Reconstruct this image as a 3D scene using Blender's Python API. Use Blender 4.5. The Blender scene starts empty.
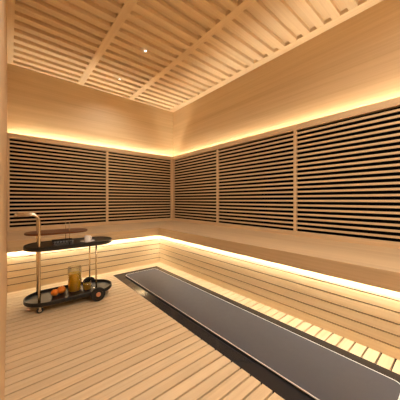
import bpy, bmesh, math, random
from mathutils import Vector, Matrix
random.seed(7)
S = bpy.context.scene
COL = S.collection
PI = math.pi

# ---------------------------------------------------------------- camera
cam_d = bpy.data.cameras.new('camera')
cam = bpy.data.objects.new('camera', cam_d); COL.objects.link(cam)
cam.location = (0, 0, 1.0)
cam.rotation_euler = (PI/2, 0, -math.radians(40.224))
cam_d.sensor_fit = 'HORIZONTAL'; cam_d.sensor_width = 36
cam_d.lens = 36*225.83/400
cam_d.clip_start = 0.004; cam_d.clip_end = 50
S.camera = cam

# ---------------------------------------------------------------- light and exposure
w = bpy.data.worlds.new('world'); S.world = w; w.use_nodes = True
w.node_tree.nodes['Background'].inputs[0].default_value = (0.02, 0.015, 0.01, 1)
w.node_tree.nodes['Background'].inputs[1].default_value = 0.3
S.view_settings.view_transform = 'Standard'
S.view_settings.look = 'None'
S.view_settings.gamma = 1.0
S.view_settings.use_curve_mapping = False
S.view_settings.exposure = 0.08
LED_UP = 57.0       # emission of the strip hidden on the wall ledge
LED_DOWN = 66.0     # emission of the strip under the bench
SPOT_W = 28.0       # each ceiling downlight
FILL_W = 52.0       # broad unseen fill light added behind the camera

def area(name, loc, rot, sx, sy, watts, color):
    d = bpy.data.lights.new(name, 'AREA'); d.shape = 'RECTANGLE'; d.size = sx; d.size_y = sy
    d.energy = watts; d.color = color
    o = bpy.data.objects.new(name, d); COL.objects.link(o); o.location = loc; o.rotation_euler = rot
    return o
area('added_fill_light', (1.0, -0.55, 2.86), (0, 0, 0), 1.5, 0.9, FILL_W, (1.0, 0.95, 0.87))  # overhead fill added to brighten the room, stands for no known fixture

# ---------------------------------------------------------------- materials
def mat(name):
    m = bpy.data.materials.new(name); m.use_nodes = True
    nt = m.node_tree; b = nt.nodes['Principled BSDF']
    return m, nt, b

def plain(name, col, rough=0.5, metal=0.0, spec=0.5, coat=0.0):
    m, nt, b = mat(name)
    b.inputs['Base Color'].default_value = (*col, 1)
    b.inputs['Roughness'].default_value = rough
    b.inputs['Metallic'].default_value = metal
    b.inputs['Specular IOR Level'].default_value = spec
    b.inputs['Coat Weight'].default_value = coat
    # faint surface variation so nothing is perfectly uniform
    tc = nt.nodes.new('ShaderNodeTexCoord'); no = nt.nodes.new('ShaderNodeTexNoise')
    no.inputs['Scale'].default_value = 30; no.inputs['Detail'].default_value = 3
    mr = nt.nodes.new('ShaderNodeMapRange')
    mr.inputs['To Min'].default_value = rough*0.85; mr.inputs['To Max'].default_value = min(1, rough*1.15)
    nt.links.new(tc.outputs['Object'], no.inputs['Vector'])
    nt.links.new(no.outputs['Fac'], mr.inputs['Value'])
    nt.links.new(mr.outputs['Result'], b.inputs['Roughness'])
    return m

def wood(name, c_dark, c_light, axis='X', rough=0.5, board=None, board_axis='Y', board_off=0.0, var=0.12, grain=1.0, contrast=1.0, spec=0.35):
    """fine straight grain running along `axis`; optional value change from board to board"""
    m, nt, b = mat(name); N = nt.nodes; L = nt.links
    tc = N.new('ShaderNodeTexCoord')
    mp = N.new('ShaderNodeMapping')
    sc = {'X': (0.9, 60, 60), 'Y': (60, 0.9, 60), 'Z': (60, 60, 0.9)}[axis]
    mp.inputs['Scale'].default_value = tuple(v*grain for v in sc)
    src = tc.outputs['Object']
    if board:
        sx = N.new('ShaderNodeSeparateXYZ'); L.new(src, sx.inputs[0])
        a = N.new('ShaderNodeMath'); a.operation = 'SUBTRACT'; a.inputs[1].default_value = board_off
        L.new(sx.outputs[board_axis], a.inputs[0])
        d = N.new('ShaderNodeMath'); d.operation = 'DIVIDE'; d.inputs[1].default_value = board
        L.new(a.outputs[0], d.inputs[0])
        fl = N.new('ShaderNodeMath'); fl.operation = 'FLOOR'; L.new(d.outputs[0], fl.inputs[0])
        wn = N.new('ShaderNodeTexWhiteNoise'); wn.noise_dimensions = '1D'; L.new(fl.outputs[0], wn.inputs['W'])
        ml = N.new('ShaderNodeVectorMath'); ml.operation = 'MULTIPLY_ADD'
        L.new(wn.outputs['Color'], ml.inputs[0]); ml.inputs[1].default_value = (9, 9, 9); L.new(src, ml.inputs[2])
        src = ml.outputs[0]
    L.new(src, mp.inputs['Vector'])
    n1 = N.new('ShaderNodeTexNoise'); n1.inputs['Scale'].default_value = 1.0; n1.inputs['Detail'].default_value = 6
    n1.inputs['Roughness'].default_value = 0.6; n1.inputs['Distortion'].default_value = 0.15
    L.new(mp.outputs[0], n1.inputs['Vector'])
    mp2 = N.new('ShaderNodeMapping'); mp2.inputs['Scale'].default_value = tuple(v*grain*0.22 for v in sc); L.new(src, mp2.inputs['Vector'])
    n2 = N.new('ShaderNodeTexNoise'); n2.inputs['Scale'].default_value = 1.0; n2.inputs['Detail'].default_value = 3
    L.new(mp2.outputs[0], n2.inputs['Vector'])
    mx = N.new('ShaderNodeMath'); mx.operation = 'ADD'; L.new(n1.outputs['Fac'], mx.inputs[0]); L.new(n2.outputs['Fac'], mx.inputs[1])
    mr = N.new('ShaderNodeMapRange'); mr.inputs['From Min'].default_value = 1.0-0.30/contrast; mr.inputs['From Max'].default_value = 1.0+0.30/contrast
    L.new(mx.outputs[0], mr.inputs['Value'])
    cr = N.new('ShaderNodeMix'); cr.data_type = 'RGBA'
    cr.inputs['A'].default_value = (*c_dark, 1); cr.inputs['B'].default_value = (*c_light, 1)
    L.new(mr.outputs['Result'], cr.inputs['Factor'])
    out = cr.outputs['Result']
    if board:
        hv = N.new('ShaderNodeHueSaturation')
        v = N.new('ShaderNodeMapRange'); v.inputs['To Min'].default_value = 1-var; v.inputs['To Max'].default_value = 1+var
        L.new(wn.outputs['Value'], v.inputs['Value']); L.new(v.outputs['Result'], hv.inputs['Value'])
        L.new(out, hv.inputs['Color']); out = hv.outputs['Color']
    L.new(out, b.inputs['Base Color'])
    b.inputs['Roughness'].default_value = rough
    b.inputs['Specular IOR Level'].default_value = spec
    bp = N.new('ShaderNodeBump'); bp.inputs['Strength'].default_value = 0.06; bp.inputs['Distance'].default_value = 0.003
    L.new(n1.outputs['Fac'], bp.inputs['Height']); L.new(bp.outputs[0], b.inputs['Normal'])
    return m

def emit(name, col, strength):
    m, nt, b = mat(name)
    b.inputs['Base Color'].default_value = (0.9, 0.9, 0.85, 1)
    b.inputs['Emission Color'].default_value = (*col, 1)
    b.inputs['Emission Strength'].default_value = strength
    return m

def glass(name, col=(1, 1, 1), rough=0.0, ior=1.45):
    m, nt, b = mat(name)
    # thin-walled clear glass: mostly see-through, mirror-like towards grazing angles
    N = nt.nodes; L = nt.links; N.remove(b)
    tr = N.new('ShaderNodeBsdfTransparent'); tr.inputs[0].default_value = (*col, 1)
    gl = N.new('ShaderNodeBsdfGlossy'); gl.inputs['Roughness'].default_value = 0.03
    lw = N.new('ShaderNodeLayerWeight'); lw.inputs['Blend'].default_value = 0.25
    mx = N.new('ShaderNodeMixShader')
    L.new(lw.outputs['Facing'], mx.inputs[0]); L.new(tr.outputs[0], mx.inputs[1]); L.new(gl.outputs[0], mx.inputs[2])
    L.new(mx.outputs[0], N['Material Output'].inputs['Surface'])
    return m

D1, L1 = (0.56, 0.395, 0.225), (0.68, 0.505, 0.305)
M = {}
M['wallX'] = wood('wall_veneer_x', D1, L1, 'X', 0.5, board=0.20, board_axis='Z', var=0.03)
M['wallY'] = wood('wall_veneer_y', D1, L1, 'Y', 0.5, board=0.20, board_axis='Z', var=0.03)
M['wallZ'] = wood('wall_veneer_z', (0.56, 0.38, 0.21), (0.66, 0.46, 0.27), 'Z', 0.5)
M['ceil'] = wood('ceiling_timber', (0.74, 0.56, 0.365), (0.85, 0.68, 0.47), 'X', 0.5, board=0.157, board_axis='Y', var=0.04)
M['ceilY'] = wood('ceiling_beam_timber', (0.74, 0.56, 0.365), (0.85, 0.68, 0.47), 'Y', 0.5)
M['floor'] = wood('floor_boards', (0.66, 0.485, 0.29), (0.80, 0.63, 0.41), 'X', 0.42, board=0.0725, board_axis='Y', board_off=0.0, var=0.06)
M['benchX'] = wood('bench_timber_x', D1, L1, 'X', 0.42)
M['benchY'] = wood('bench_timber_y', D1, L1, 'Y', 0.42)
M['panelX'] = wood('bench_front_boards_x', (0.66, 0.49, 0.29), (0.78, 0.62, 0.39), 'X', 0.45, board=0.0735, board_axis='Z', var=0.05)
M['panelY'] = wood('bench_front_boards_y', (0.66, 0.49, 0.29), (0.78, 0.62, 0.39), 'Y', 0.45, board=0.0735, board_axis='Z', var=0.05)
M['slatX'] = wood('slat_timber_x', (0.66, 0.46, 0.26), (0.80, 0.60, 0.37), 'X', 0.45)
M['slatY'] = wood('slat_timber_y', (0.66, 0.46, 0.26), (0.80, 0.60, 0.37), 'Y', 0.45)
M['slatZ'] = wood('post_timber', (0.66, 0.46, 0.26), (0.80, 0.60, 0.37), 'Z', 0.45)
M['gap'] = plain('dark_joint', (0.02, 0.009, 0.004), 0.95)
M['back'] = plain('dark_backing', (0.002, 0.0015, 0.0015), 0.95, spec=0.1)
M['led_up'] = emit('warm_led_ledge', (1.0, 0.96, 0.78), LED_UP)
M['led_dn'] = emit('warm_led_bench', (1.0, 0.96, 0.80), LED_DOWN)
M['lamp'] = emit('downlight_lens', (1.0, 0.93, 0.8), 12)
M['blackgloss'] = plain('black_polished_stone', (0.024, 0.024, 0.027), 0.10, spec=0.5)
M['grey'] = plain('grey_satin_glass', (0.075, 0.074, 0.088), 0.5, spec=0.2)
M['white'] = plain('white_edge_strip', (0.95, 0.95, 0.95), 0.35)
M['black'] = plain('black_satin_lacquer', (0.008, 0.0075, 0.0075), 0.36)
M['rubber'] = plain('black_rubber', (0.012, 0.012, 0.012), 0.7)
M['brass'] = plain('brushed_champagne_metal', (0.80, 0.71, 0.55), 0.25, metal=1)
M['copper'] = plain('copper_hub', (0.72, 0.36, 0.22), 0.3, metal=1)
M['walnut'] = wood('walnut_shelf', (0.10, 0.034, 0.012), (0.19, 0.068, 0.026), 'X', 0.4)
M['china'] = plain('white_china', (0.92, 0.89, 0.86), 0.25)
M['coffee'] = plain('dark_coffee', (0.03, 0.012, 0.005), 0.15)
M['orange'] = plain('orange_peel', (0.80, 0.22, 0.012), 0.45)
M['stem'] = plain('green_brown_stem', (0.12, 0.10, 0.03), 0.7)
M['glass'] = glass('clear_glass', (0.95, 0.97, 0.96))
M['steel'] = plain('dark_chrome', (0.5, 0.48, 0.46), 0.2, metal=1)
M['crystal'] = plain('cut_crystal', (0.75, 0.75, 0.75), 0.12, spec=0.8)
M['crystal'].node_tree.nodes['Principled BSDF'].inputs['Transmission Weight'].default_value = 0.7
jm, jnt, jb = mat('orange_juice')
jb.inputs['Base Color'].default_value = (0.95, 0.62, 0.02, 1); jb.inputs['Roughness'].default_value = 0.2
tl = jnt.nodes.new('ShaderNodeBsdfTranslucent'); tl.inputs[0].default_value = (1.0, 0.74, 0.03, 1)
ms = jnt.nodes.new('ShaderNodeMixShader'); ms.inputs[0].default_value = 0.5
jnt.links.new(jb.outputs[0], ms.inputs[1]); jnt.links.new(tl.outputs[0], ms.inputs[2]); jnt.links.new(ms.outputs[0], jnt.nodes['Material Output'].inputs['Surface'])
M['juice'] = jm

# ---------------------------------------------------------------- mesh helpers
def box(bm, x0, x1, y0, y1, z0, z1, bev=0.0):
    t = bmesh.new() if bev else bm
    vs = [t.verts.new(p) for p in ((x0,y0,z0),(x1,y0,z0),(x1,y1,z0),(x0,y1,z0),(x0,y0,z1),(x1,y0,z1),(x1,y1,z1),(x0,y1,z1))]
    for q in ((0,3,2,1),(4,5,6,7),(0,1,5,4),(1,2,6,5),(2,3,7,6),(3,0,4,7)):
        t.faces.new([vs[i] for i in q])
    if bev:
        bmesh.ops.bevel(t, geom=t.edges[:], offset=bev, segments=2, affect='EDGES', profile=0.6)
        me = bpy.data.meshes.new('tmp'); t.to_mesh(me); t.free(); bm.from_mesh(me); bpy.data.meshes.remove(me)

def obj(name, bm, m, parent=None, smooth=False):
    me = bpy.data.meshes.new(name)
    bmesh.ops.recalc_face_normals(bm, faces=bm.faces[:])
    bm.to_mesh(me); bm.free()
    if smooth:
        for p in me.polygons: p.use_smooth = True
    me.materials.append(m) if not isinstance(m, (list, tuple)) else [me.materials.append(k) for k in m]
    o = bpy.data.objects.new(name, me); COL.objects.link(o)
    if parent: o.parent = parent
    return o

def boxobj(name, dims, m, parent=None, bev=0.0):
    bm = bmesh.new(); box(bm, *dims, bev=bev); return obj(name, bm, m, parent)

def struct(o): o['kind'] = 'structure'; return o
def tag(o, label, cat, group=None):
    o['label'] = label; o['category'] = cat
    if group: o['group'] = group
    return o
def thing(name, label, cat, loc=(0,0,0), rz=0, group=None):
    o = bpy.data.objects.new(name, None); COL.objects.link(o)
    o.empty_display_size = 0.05
    o.location = loc; o.rotation_euler = (0, 0, rz)
    return tag(o, label, cat, group)

def lathe(bm, prof, seg=32, c=(0,0,0), axis='Z', close=False):
    """revolve (r, h) pairs about an axis"""
    rings = []
    for r, h in prof:
        ring = []
        if r < 1e-6:
            p = {'Z': (0,0,h), 'Y': (0,h,0), 'X': (h,0,0)}[axis]
            ring = [bm.verts.new((p[0]+c[0], p[1]+c[1], p[2]+c[2]))]
        else:
            for i in range(seg):
                a = 2*PI*i/seg; u, v = r*math.cos(a), r*math.sin(a)
                p = {'Z': (u,v,h), 'Y': (u,h,v), 'X': (h,u,v)}[axis]
                ring.append(bm.verts.new((p[0]+c[0], p[1]+c[1], p[2]+c[2])))
        rings.append(ring)
    pairs = list(zip(rings, rings[1:]))
    if close: pairs.append((rings[-1], rings[0]))
    for A, B in pairs:
        if len(A) == 1 and len(B) == 1: continue
        for i in range(seg):
            j = (i+1) % seg
            if len(A) == 1: bm.faces.new((A[0], B[i], B[j]))
            elif len(B) == 1: bm.faces.new((A[i], A[j], B[0]))
            else: bm.faces.new((A[i], A[j], B[j], B[i]))

def tube(bm, pts, r, seg=14):
    pts = [Vector(p) for p in pts]; rings = []; up = None
    for i, p in enumerate(pts):
        t = (pts[min(i+1, len(pts)-1)] - pts[max(i-1, 0)]).normalized()
        if up is None:
            up = Vector((0,1,0)) if abs(t.y) < 0.9 else Vector((1,0,0))
        u = (up - t*up.dot(t)).normalized(); v = t.cross(u); up = u
        rings.append([bm.verts.new(p + u*r*math.cos(2*PI*k/seg) + v*r*math.sin(2*PI*k/seg)) for k in range(seg)])
    for A, B in zip(rings, rings[1:]):
        for i in range(seg):
            j = (i+1) % seg; bm.faces.new((A[i], A[j], B[j], B[i]))
    bm.faces.new(rings[0][::-1]); bm.faces.new(rings[-1])

def stadium(L, W, n=20):
    r = W/2; h = L/2 - r; P = []
    for i in range(n+1):
        a = -PI/2 + PI*i/n; P.append((h + r*math.cos(a), r*math.sin(a)))
    for i in range(n+1):
        a = PI/2 + PI*i/n; P.append((-h + r*math.cos(a), r*math.sin(a)))
    return P

def loop_stack(bm, loops, cap0=True, cap1=True):
    R = [[bm.verts.new(p) for p in lp] for lp in loops]
    n = len(R[0])
    for A, B in zip(R, R[1:]):
        for i in range(n):
            j = (i+1) % n; bm.faces.new((A[i], A[j], B[j], B[i]))
    if cap0: bm.faces.new(R[0][::-1])
    if cap1: bm.faces.new(R[-1])

# ---------------------------------------------------------------- room dimensions (metres)
XL = -0.018                    # left wall face
XW, YW = 2.79, 4.22            # upper walls
XP, YP = 2.69, 4.10            # faces of the slatted panels
YN = -1.20                     # wall behind the camera
H = 2.95
ZR0, ZR1 = 1.858, 1.933        # top rail
SEAT, SEATB = 0.559, 0.436
BX, BY = 1.858, 3.206          # bench front faces
OV = 0.045                     # seat overhang
PX0, PX1, PY0, PY1 = 1.055, 1.706, 0.14, 3.03   # black border of the panel in the floor
P = 0.0725                     # board pitch

# ---------------------------------------------------------------- floor
bm = bmesh.new()
box(bm, XL-0.1, XW+0.1, YN-0.1, YW+0.1, -0.10, -0.022)
bm_b = bm
n0 = int(math.floor(YN/P)); n1 = int(math.ceil(BY/P))
gapw = 0.0054
for k in range(n0, n1+1):
    y0 = max(k*P + gapw, YN); y1 = min((k+1)*P - gapw, BY+0.02)
    if y1 - y0 < 0.006: continue
    segs = [(XL, BX+0.02)]
    if y1 > PY0 and y0 < PY1:
        if y0 >= PY0 - 0.0 and y1 <= PY1: segs = [(XL, PX0), (PX1, BX+0.02)]
        else: segs = [(XL, PX0), (PX1, BX+0.02)] if (PY0-y0 < P/2 and y1-PY1 < P/2) else segs
    for s in segs:
        f0 = len(bm.faces)
        box(bm, s[0], s[1], y0, y1, -0.0225, 0, bev=0.0012)
        bm.faces.ensure_lookup_table()
        for f in bm.faces[f0:]: f.material_index = 1
fl = struct(obj('floor', bm, [M['gap'], M['floor']]))

# ---------------------------------------------------------------- walls
struct(boxobj('wall_back', (XL-0.1, XW+0.1, YW, YW+0.1, -0.02, H+0.12), M['wallX']))
struct(boxobj('wall_right', (XW, XW+0.1, YN, YW, -0.02, H+0.12), M['wallY']))
struct(boxobj('wall_left', (XL-0.1, XL, YN, YW, -0.02, H+0.12), M['wallZ']))
struct(boxobj('wall_front', (XL-0.1, XW+0.1, YN-0.1, YN, -0.02, H+0.12), M['wallX']))

# ---------------------------------------------------------------- ceiling: slab, cross strips between slots, long beams
CP = 0.157; SL = 0.078; DEP = 0.042
bm = bmesh.new()
box(bm, XL, XW, YN, YW, H+DEP, H+0.12)
k = 0; y = YW - 0.035
strips = []
y = 4.163
lo_prev = YW
while y > YN + 0.1:
    # slot spans y-SL .. y ; strip from y to lo_prev
    strips.append((y, lo_prev)); lo_prev = y - SL; y -= CP
strips.append((YN, lo_prev))
for a, b_ in strips:
    box(bm, XL, XW, a, b_, H, H+DEP+0.002, bev=0.001)
c = struct(obj('ceiling', bm, M['ceil']))
beams = [(XL, 0.046), (0.876, 0.965), (1.757, 1.846), (2.675, XW)]
for i, (a, b_) in enumerate(beams):
    struct(boxobj('trim_%d' % (i+1), (a, b_, YN, YW, H-0.0015, H+DEP+0.002), M['ceilY']))

# ---------------------------------------------------------------- ceiling downlights (tiny recessed spots)
def downlight(x, y, label):
    t = thing('ceiling_downlight', label, 'downlight', (x, y, H), group='small ceiling downlights')
    bm = bmesh.new(); lathe(bm, [(0.011,0.004),(0.018,0.004),(0.019,-0.003),(0.017,-0.005),(0.0125,-0.005),(0.011,0.004)], 24)
    obj('trim_ring', bm, M['steel'], t, True)
    bm = bmesh.new(); lathe(bm, [(0,-0.002),(0.011,-0.002),(0.011,0.003),(0,0.003)], 24)
    obj('lens', bm, M['lamp'], t)
    d = bpy.data.lights.new('downlight_beam', 'SPOT'); d.energy = SPOT_W; d.spot_size = math.radians(150); d.spot_blend = 1.0
    d.shadow_soft_size = 0.05; d.color = (1.0, 0.95, 0.87)
    o = bpy.data.objects.new('downlight_beam', d); COL.objects.link(o); o.location = (x, y, H-0.012)
for x, y, lb in ((1.362, 2.71, 'tiny round ceiling downlight, the nearer and brighter one in the middle bay'),
                 (1.362, 3.62, 'tiny round ceiling downlight, the farther one close to the back wall'),
                 (1.362, 0.90, 'added unseen ceiling downlight above the near end of the floor panel')):  # this last downlight is added out of view as extra fill
    downlight(x, y, lb)

# ---------------------------------------------------------------- slatted wall panels
NS = 22; Z0 = 0.617; Z1 = ZR0; G = 0.0325
sh = ((Z1-Z0) - (NS+1)*G)/NS
SD = 0.030
def panel(axis, a, b_, label, posts):
    """a..b_ extents along the wall; posts: list of (c0, c1) inside that span"""
    loc = ((a+b_)/2, YP, SEAT) if axis == 'X' else (XP, (a+b_)/2, SEAT)
    t = thing('slatted_panel', label, 'slatted wall panel', loc, group='slatted wall panels')
    mm, face = (M['slatX'], YP) if axis == 'X' else (M['slatY'], XP)
    def bx(bm, u0, u1, d0, d1, z0, z1, bev=0.0):
        if axis == 'X': box(bm, u0-loc[0], u1-loc[0], face+d0-loc[1], face+d1-loc[1], z0-loc[2], z1-loc[2], bev)
        else: box(bm, face+d0-loc[0], face+d1-loc[0], u0-loc[1], u1-loc[1], z0-loc[2], z1-loc[2], bev)
    pw0, pw1 = posts
    ia, ib = a+pw0, b_-pw1
    bm = bmesh.new()
    for i in range(NS):
        z = Z0 + G + i*(sh+G)
        bx(bm, ia, ib, 0.001, 0.015, z, z+sh, 0.002)
    obj('slats', bm, mm, t)
    bm = bmesh.new(); bx(bm, a, b_, 0, SD, ZR0, ZR1, 0.002); obj('top_rail', bm, mm, t)
    bm = bmesh.new(); bx(bm, a, b_, 0, SD, SEAT, Z0, 0.002); obj('bottom_rail', bm, mm, t)
    if pw0: bm = bmesh.new(); bx(bm, a, ia, 0, SD+0.004, Z0, ZR0, 0.001); obj('post', bm, M['slatZ'], t)
    if pw1: bm = bmesh.new(); bx(bm, ib, b_, 0, SD+0.004, Z0, ZR0, 0.001); obj('post', bm, M['slatZ'], t)
    bm = bmesh.new(); bx(bm, a, b_, 0.066, 0.074, SEAT, ZR0+0.004); obj('backing', bm, M['back'], t)
    return t
PW = 0.034
panel('X', XL, 1.345, 'horizontal slatted timber panel on the back wall behind the bar cart', (0.024, PW))
panel('X', 1.345, XP+0.0, 'horizontal slatted timber panel on the back wall, between its middle post and the room corner', (0, PW))
yp = [YP, 2.735-PW/2, 1.371-PW/2, 0.0, YN]
lbl = ['narrowest-looking slatted timber panel on the right wall, next to the room corner',
       'slatted timber panel in the middle of the right wall, between the two thin posts',
       'large slatted timber panel at the near right, cut by the photo edge',
       'slatted timber panel of the right wall beyond the photo edge']
panel('Y', yp[1], yp[0], lbl[0], (PW, PW))
panel('Y', yp[2], yp[1], lbl[1], (PW, 0))
panel('Y', yp[3], yp[2], lbl[2], (PW, 0))
panel('Y', yp[4], yp[3], lbl[3], (0, 0))
# cove boards carrying the light strip behind the top rail, and the strips
CB = ZR0 + 0.016
tag(boxobj('cove_board', (XL, XP+SD+0.001, YP+SD+0.001, YW, CB-0.012, CB), M['benchX']), 'narrow hidden board on top of the back wall slatted panels', 'cove board')
tag(boxobj('cove_board', (XP+SD+0.001, XW, YN, YW, CB-0.012, CB), M['benchY']), 'narrow hidden board on top of the right wall slatted panels', 'cove board')
tag(boxobj('light_strip', (XL+0.01, XP, YP+0.060, YP+0.080, CB, CB+0.008), M['led_up']), 'warm light strip glowing on the ledge along the back wall', 'light strip', 'warm light strips')
tag(boxobj('light_strip', (XP+0.052, XP+0.070, YN+0.01, YP+0.02, CB, CB+0.008), M['led_up']), 'warm light strip glowing on the ledge along the right wall', 'light strip', 'warm light strips')

# ---------------------------------------------------------------- bench (one built-in L)
b = thing('corner_bench', 'long L-shaped built-in pale timber bench with boarded front around the room corner', 'bench', (BX, BY, 0))
def off(o): o.location = (-BX, -BY, 0); return o
sx, sy = BX-OV, BY-OV
def prism(poly, z0, z1, bev=0.0):
    bm = bmesh.new()
    lo = [bm.verts.new((x, y, z0)) for x, y in poly]; hi = [bm.verts.new((x, y, z1)) for x, y in poly]
    n = len(poly); bm.faces.new(lo[::-1]); bm.faces.new(hi)
    for i in range(n): bm.faces.new((lo[i], lo[(i+1) % n], hi[(i+1) % n], hi[i]))
    if bev: bmesh.ops.bevel(bm, geom=bm.edges[:], offset=bev, segments=3, affect='EDGES', profile=0.5)
    return bm
# seats meet in a mitre from the inner to the outer corner
off(obj('seat', prism([(XL+0.002, sy), (sx, sy), (XP+0.062, YP+0.062), (XL+0.002, YP+0.062)], SEATB+0.014, SEAT, 0.003), M['benchX'], b))
off(obj('seat', prism([(sx, YN+0.002), (XP+0.062, YN+0.002), (XP+0.062, YP+0.062), (sx, sy)], SEATB+0.014, SEAT, 0.003), M['benchY'], b))
bm = bmesh.new(); box(bm, XL+0.002, sx+0.006, sy, sy+0.006, SEATB, SEATB+0.017)
off(obj('seat_lip', bm, M['benchX'], b))
bm = bmesh.new(); box(bm, sx, sx+0.006, YN+0.002, sy, SEATB, SEATB+0.017)
off(obj('seat_lip', bm, M['benchY'], b))
BP = 0.0735
bmx, bmy, core = bmesh.new(), bmesh.new(), bmesh.new()
for k in range(6):
    z0 = k*BP + (0.0048 if k else 0.0); z1 = min((k+1)*BP - 0.0048, SEATB+0.014)
    box(bmx, XL+0.002, BX+0.001, BY, BY+0.018, z0, z1, 0.0012)
    box(bmy, BX, BX+0.018, YN+0.002, BY+0.001, z0, z1, 0.0012)
off(obj('front_boards', bmx, M['panelX'], b)); off(obj('front_boards', bmy, M['panelY'], b))
box(core, XL+0.002, BX+0.03, BY+0.016, BY+0.03, 0, SEATB+0.014); box(core, BX+0.016, BX+0.03, YN+0.002, BY+0.016, 0, SEATB+0.014)
off(obj('backing_board', core, M['gap'], b))
tag(boxobj('light_strip', (XL+0.01, sx+0.010, sy+0.010, sy+0.020, SEATB+0.006, SEATB+0.012), M['led_dn']), 'warm light strip shining down under the back bench seat', 'light strip', 'warm light strips')
tag(boxobj('light_strip', (sx+0.010, sx+0.020, YN+0.01, sy+0.010, SEATB+0.006, SEATB+0.012), M['led_dn']), 'warm light strip shining down under the right bench seat', 'light strip', 'warm light strips')

# ---------------------------------------------------------------- long panel set into the floor
def rrect(x0, x1, y0, y1, r, n=8):
    P_ = []
    for cx, cy, a0 in ((x1-r, y0+r, -PI/2), (x1-r, y1-r, 0), (x0+r, y1-r, PI/2), (x0+r, y0+r, PI)):
        for i in range(n+1):
            a = a0 + PI/2*i/n; P_.append((cx + r*math.cos(a), cy + r*math.sin(a)))
    return P_
pcx, pcy = (PX0+PX1)/2, (PY0+PY1)/2
t = thing('floor_panel', 'long grey panel with white rim and glossy black border set into the boards', 'floor panel', (pcx, pcy, 0))
hx, hy = (PX1-PX0)/2, (PY1-PY0)/2
ix0, ix1, iy0, iy1 = 1.160-pcx, 1.606-pcx, 0.215-pcy, 2.90-pcy
bm = bmesh.new()
box(bm, -hx, hx, -hy, hy, -0.022, 0.002, 0.0015)
obj('border', bm, M['blackgloss'], t)
bm = bmesh.new()
o_ = rrect(ix0, ix1, iy0, iy1, 0.045)
loop_stack(bm, [[(x, y, 0.001) for x, y in o_], [(x, y, 0.013) for x, y in o_]])
obj('plinth', bm, M['black'], t)
bm = bmesh.new()
i_ = rrect(ix0+0.0045, ix1-0.0045, iy0+0.0045, iy1-0.0045, 0.0405)
loop_stack(bm, [[(x, y, 0.013) for x, y in o_], [(x, y, 0.019) for x, y in o_], [(x, y, 0.019) for x, y in i_], [(x, y, 0.013) for x, y in i_]], False, False)
obj('edge_trim', bm, M['white'], t)
bm = bmesh.new()
loop_stack(bm, [[(x, y, 0.013) for x, y in i_], [(x, y, 0.018) for x, y in i_]])
obj('top_plate', bm, M['grey'], t)

# ---------------------------------------------------------------- bar cart
CX, CY, CR = 0.480, 2.560, math.radians(-2)
cart = thing('bar_cart', 'two-tier black oval bar cart with a handle, small brown shelf and large wheels', 'bar cart', (CX, CY, 0), CR)
def w2l(x, y):
    dx, dy = x-CX, y-CY; c_, s_ = math.cos(-CR), math.sin(-CR)
    return (c_*dx - s_*dy, s_*dx + c_*dy)
def l2w(x, y, z=0):
    c_, s_ = math.cos(CR), math.sin(CR)
    return (CX + c_*x - s_*y, CY + s_*x + c_*y, z)
TL, TW = 0.765, 0.36
def tray(name, z0, floor_z, rim):
    bm = bmesh.new()
    A = stadium(TL, TW); A0 = stadium(TL-0.012, TW-0.012); B = stadium(TL-0.012, TW-0.012); Cc = stadium(TL-0.03, TW-0.03)
    loop_stack(bm, [[(x, y, z0) for x, y in A0], [(x, y, z0+0.006) for x, y in A], [(x, y, rim-0.002) for x, y in A],
                    [(x, y, rim) for x, y in stadium(TL-0.003, TW-0.003)], [(x, y, rim) for x, y in stadium(TL-0.010, TW-0.010)],
                    [(x, y, floor_z+0.004) for x, y in B], [(x, y, floor_z) for x, y in Cc]])
    return obj(name, bm, M['black'], cart)
tray('lower_tray', 0.062, 0.074, 0.100)
tray('upper_tray', 0.546, 0.578, 0.586)
# posts: a pair of bent tubes at the left end, two straight ones at the right
xl, xr, yo = -0.272, 0.196, 0.140
for s in (-1, 1):
    bm = bmesh.new()
    pts = [(xl, s*yo, 0.072), (xl, s*yo, 0.30), (xl, s*yo, 0.60), (xl, s*yo, 0.81)]
    R = 0.055
    for i in range(1, 9):
        a = PI/2*i/8; pts.append((xl - R*(1-math.cos(a)), s*yo, 0.815 + R*math.sin(a)))
    pts.append((xl-0.160, s*yo*1.0, 0.870))
    tube(bm, pts, 0.0108)
    obj('post', bm, M['brass'], cart, True)
    bm = bmesh.new(); tube(bm, [(xr, s*yo, 0.072), (xr, s*yo, 0.32), (xr, s*yo, 0.560)], 0.0078)
    obj('post', bm, M['brass'], cart, True)
bm = bmesh.new(); tube(bm, [(xl-0.160, -yo-0.010, 0.870), (xl-0.160, 0, 0.870), (xl-0.160, yo+0.010, 0.870)], 0.0118)
h_ = obj('handle_grip', bm, M['brass'], cart, True)
# brown shelf
bm = bmesh.new()
SLh, SWh = 0.52, 0.295; sx0 = -0.118
def sst(L_, W_): return [(x+sx0, y) for x, y in stadium(L_, W_)]
loop_stack(bm, [[(x, y, 0.684) for x, y in sst(SLh-0.006, SWh-0.006)], [(x, y, 0.687) for x, y in sst(SLh, SWh)],
                [(x, y, 0.697) for x, y in sst(SLh, SWh)], [(x, y, 0.700) for x, y in sst(SLh-0.006, SWh-0.006)]])
obj('brown_shelf', bm, M['walnut'], cart)
for s in (-1, 1):
    bm = bmesh.new(); tube(bm, [(-0.036, s*0.122, 0.578), (-0.036, s*0.122, 0.70), (-0.036, s*0.122, 0.79)], 0.0028, 8)
    obj('shelf_rod', bm, M['brass'], cart, True)
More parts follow.
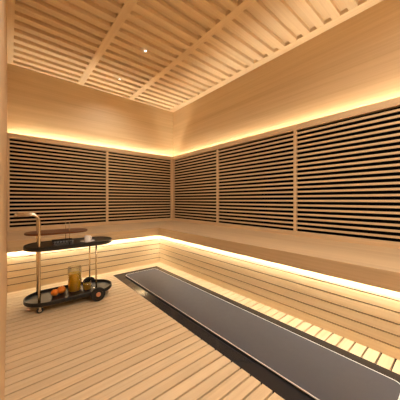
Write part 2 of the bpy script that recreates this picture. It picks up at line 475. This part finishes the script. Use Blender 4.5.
# big rear wheels with fender-like brackets and copper hubs
for s in (-1, 1):
    c_ = (xr+0.005, s*(TW/2+0.018), 0.068)
    bm = bmesh.new()
    lathe(bm, [(0.045,-0.010),(0.060,-0.012),(0.0665,-0.008),(0.068,0),(0.0665,0.008),(0.060,0.012),(0.045,0.010),(0.045,-0.010)], 40, c_, 'Y')
    wh = obj('wheel', bm, M['rubber'], cart, True)
    bm = bmesh.new(); lathe(bm, [(0,-0.007),(0.044,-0.007),(0.0455,0),(0.044,0.007),(0,0.007)], 40, c_, 'Y')
    obj('disc', bm, M['black'], wh, False)
    bm = bmesh.new(); lathe(bm, [(0,-0.015),(0.018,-0.015),(0.022,-0.011),(0.022,0.011),(0.018,0.015),(0,0.015)], 28, c_, 'Y')
    obj('hub', bm, M['copper'], wh, False)
bm = bmesh.new(); tube(bm, [(xr+0.005, -TW/2-0.02, 0.068), (xr+0.005, 0, 0.068), (xr+0.005, TW/2+0.02, 0.068)], 0.007)
obj('axle', bm, M['steel'], cart, True)
# small castors
for s in (-1, 1):
    cx_, cy_ = xl+0.005, s*(yo-0.005)
    bm = bmesh.new(); lathe(bm, [(0.012,-0.008),(0.023,-0.009),(0.026,-0.004),(0.026,0.004),(0.023,0.009),(0.012,0.008),(0.012,-0.008)], 28, (cx_, cy_-0.0, 0.026), 'Y')
    cs = obj('castor', bm, M['rubber'], cart, True)
    bm = bmesh.new(); lathe(bm, [(0,-0.010),(0.012,-0.010),(0.012,0.010),(0,0.010)], 20, (cx_, cy_, 0.026), 'Y')
    obj('castor_hub', bm, M['brass'], cs)
    bm = bmesh.new()
    box(bm, cx_-0.008, cx_+0.008, cy_-0.016, cy_-0.012, 0.020, 0.056, 0.001); box(bm, cx_-0.008, cx_+0.008, cy_+0.012, cy_+0.016, 0.020, 0.056, 0.001)
    box(bm, cx_-0.014, cx_+0.014, cy_-0.016, cy_+0.016, 0.054, 0.0625, 0.001)
    obj('castor_fork', bm, M['steel'], cs)

# ---------------------------------------------------------------- things on the cart
TZ, BZ = 0.5790, 0.0745
def carafe():
    x, y = 0.512, 2.585
    t = thing('juice_carafe', 'tall clear glass carafe of orange juice standing on the lower black tray', 'carafe', (x, y, BZ))
    R = 0.062
    bm = bmesh.new()
    lathe(bm, [(0,0),(R*0.90,0),(R,0.008),(R,0.20),(R*1.0,0.245),(R*0.985,0.247),(R*0.95,0.245),(R*0.955,0.20),(R*0.955,0.012),(R*0.86,0.008),(0,0.008)], 40)
    obj('glass_body', bm, M['glass'], t, True)
    bm = bmesh.new(); lathe(bm, [(0,0.0095),(R*0.85,0.0095),(R*0.945,0.014),(R*0.945,0.182),(0,0.182)], 40)
    obj('juice', bm, M['juice'], t, False)
carafe()
def tumbler(x, y):
    t = thing('juice_glass', 'short glass of yellow juice on the lower tray behind the large wheel', 'glass', (x, y, BZ))
    R = 0.040
    bm = bmesh.new()
    lathe(bm, [(0,0),(R*0.92,0),(R,0.006),(R,0.085),(R*0.93,0.085),(R*0.93,0.010),(0,0.008)], 32)
    obj('glass_body', bm, M['glass'], t, True)
    bm = bmesh.new(); lathe(bm, [(0,0.0105),(R*0.90,0.0115),(R*0.90,0.062),(0,0.062)], 32)
    obj('juice', bm, M['juice'], t, False)
tumbler(0.615, 2.530)
for x, y, r, rot, lb in ((0.338, 2.575, 0.033, 0.3, 'ripe orange lying left, nearer the cart post, on the lower tray'),
                         (0.397, 2.600, 0.037, 1.2, 'larger ripe orange lying right, nearer the juice carafe, on the lower tray')):
    t = thing('orange', lb, 'orange', (x, y, BZ), group='oranges on the lower tray')
    bm = bmesh.new(); pr = []
    for i in range(17):
        a = PI*i/16
        rr = r*math.sin(a); hh = -r*0.95*math.cos(a)
        if i >= 15: hh -= 0.002*(i-14)
        pr.append((rr if 0 < i < 16 else 0, hh + r*0.95))
    lathe(bm, pr, 28)
    obj('peel', bm, M['orange'], t, True)
    bm = bmesh.new(); lathe(bm, [(0, 2*r*0.95-0.006), (0.004, 2*r*0.95-0.005), (0.0035, 2*r*0.95+0.001), (0, 2*r*0.95+0.002)], 10)
    obj('stem', bm, M['stem'], t, True)
# cup and saucer
sxy = (0.600, 2.450)
bm = bmesh.new(); lathe(bm, [(0,0),(0.026,0),(0.030,0.003),(0.062,0.011),(0.067,0.015),(0.065,0.0165),(0.030,0.0065),(0,0.006)], 40)
s_ = obj('saucer', bm, M['china'], None, True); s_.location = (*sxy, TZ); tag(s_, 'round white saucer under the coffee cup on the upper tray', 'saucer')
t = thing('coffee_cup', 'small white straight-sided coffee cup standing on the white saucer', 'cup', (*sxy, TZ+0.0068), 0.4)
bm = bmesh.new(); lathe(bm, [(0,0),(0.020,0),(0.0265,0.004),(0.029,0.02),(0.0295,0.056),(0.0285,0.057),(0.0272,0.056),(0.0265,0.02),(0.022,0.006),(0,0.005)], 36)
obj('cup_body', bm, M['china'], t, True)
bm = bmesh.new(); lathe(bm, [(0,0.040),(0.0262,0.040),(0.0262,0.044),(0,0.044)], 30); obj('coffee', bm, M['coffee'], t)
bm = bmesh.new(); tube(bm, [(0.027,0,0.046),(0.040,0,0.047),(0.046,0,0.036),(0.043,0,0.022),(0.0275,0,0.016)], 0.0035, 10); obj('cup_handle', bm, M['china'], t, True)
# row of tiny glasses and the low dark box behind them
def shot():
    bm = bmesh.new(); lathe(bm, [(0,0),(0.0075,0),(0.0085,0.003),(0.0028,0.008),(0.0028,0.014),(0.0095,0.022),(0.0105,0.034),(0.0095,0.034),(0.0085,0.023),(0,0.018)], 16)
    return obj('tiny_glass', bm, M['crystal'], None, True)
g0 = shot()
places = ['first of the seven tiny glasses, nearest the cart handle', 'second tiny clear glass from the handle end of the row', 'third tiny clear glass from the handle end of the row',
          'middle one of the seven tiny clear glasses in the row', 'third tiny clear glass from the cup end of the row', 'second tiny clear glass from the cup end of the row', 'last of the seven tiny glasses, nearest the cup']
for i, lb in enumerate(places):
    o = g0 if i == 0 else g0.copy()
    if i: COL.objects.link(o)
    o.location = l2w(-0.150 + i*0.024, -0.085, TZ)
    tag(o, lb, 'glass', 'row of tiny glasses on the upper tray')
bx_ = thing('tray_box', 'low flat black box lying behind the row of tiny glasses', 'box', l2w(-0.075, 0.030, TZ), CR)
bm = bmesh.new(); box(bm, -0.085, 0.085, -0.045, 0.045, 0, 0.020, 0.002); obj('box_body', bm, M['black'], bx_)
bm = bmesh.new(); box(bm, -0.087, 0.087, -0.047, 0.047, 0.0205, 0.030, 0.003); obj('lid', bm, M['rubber'], bx_)
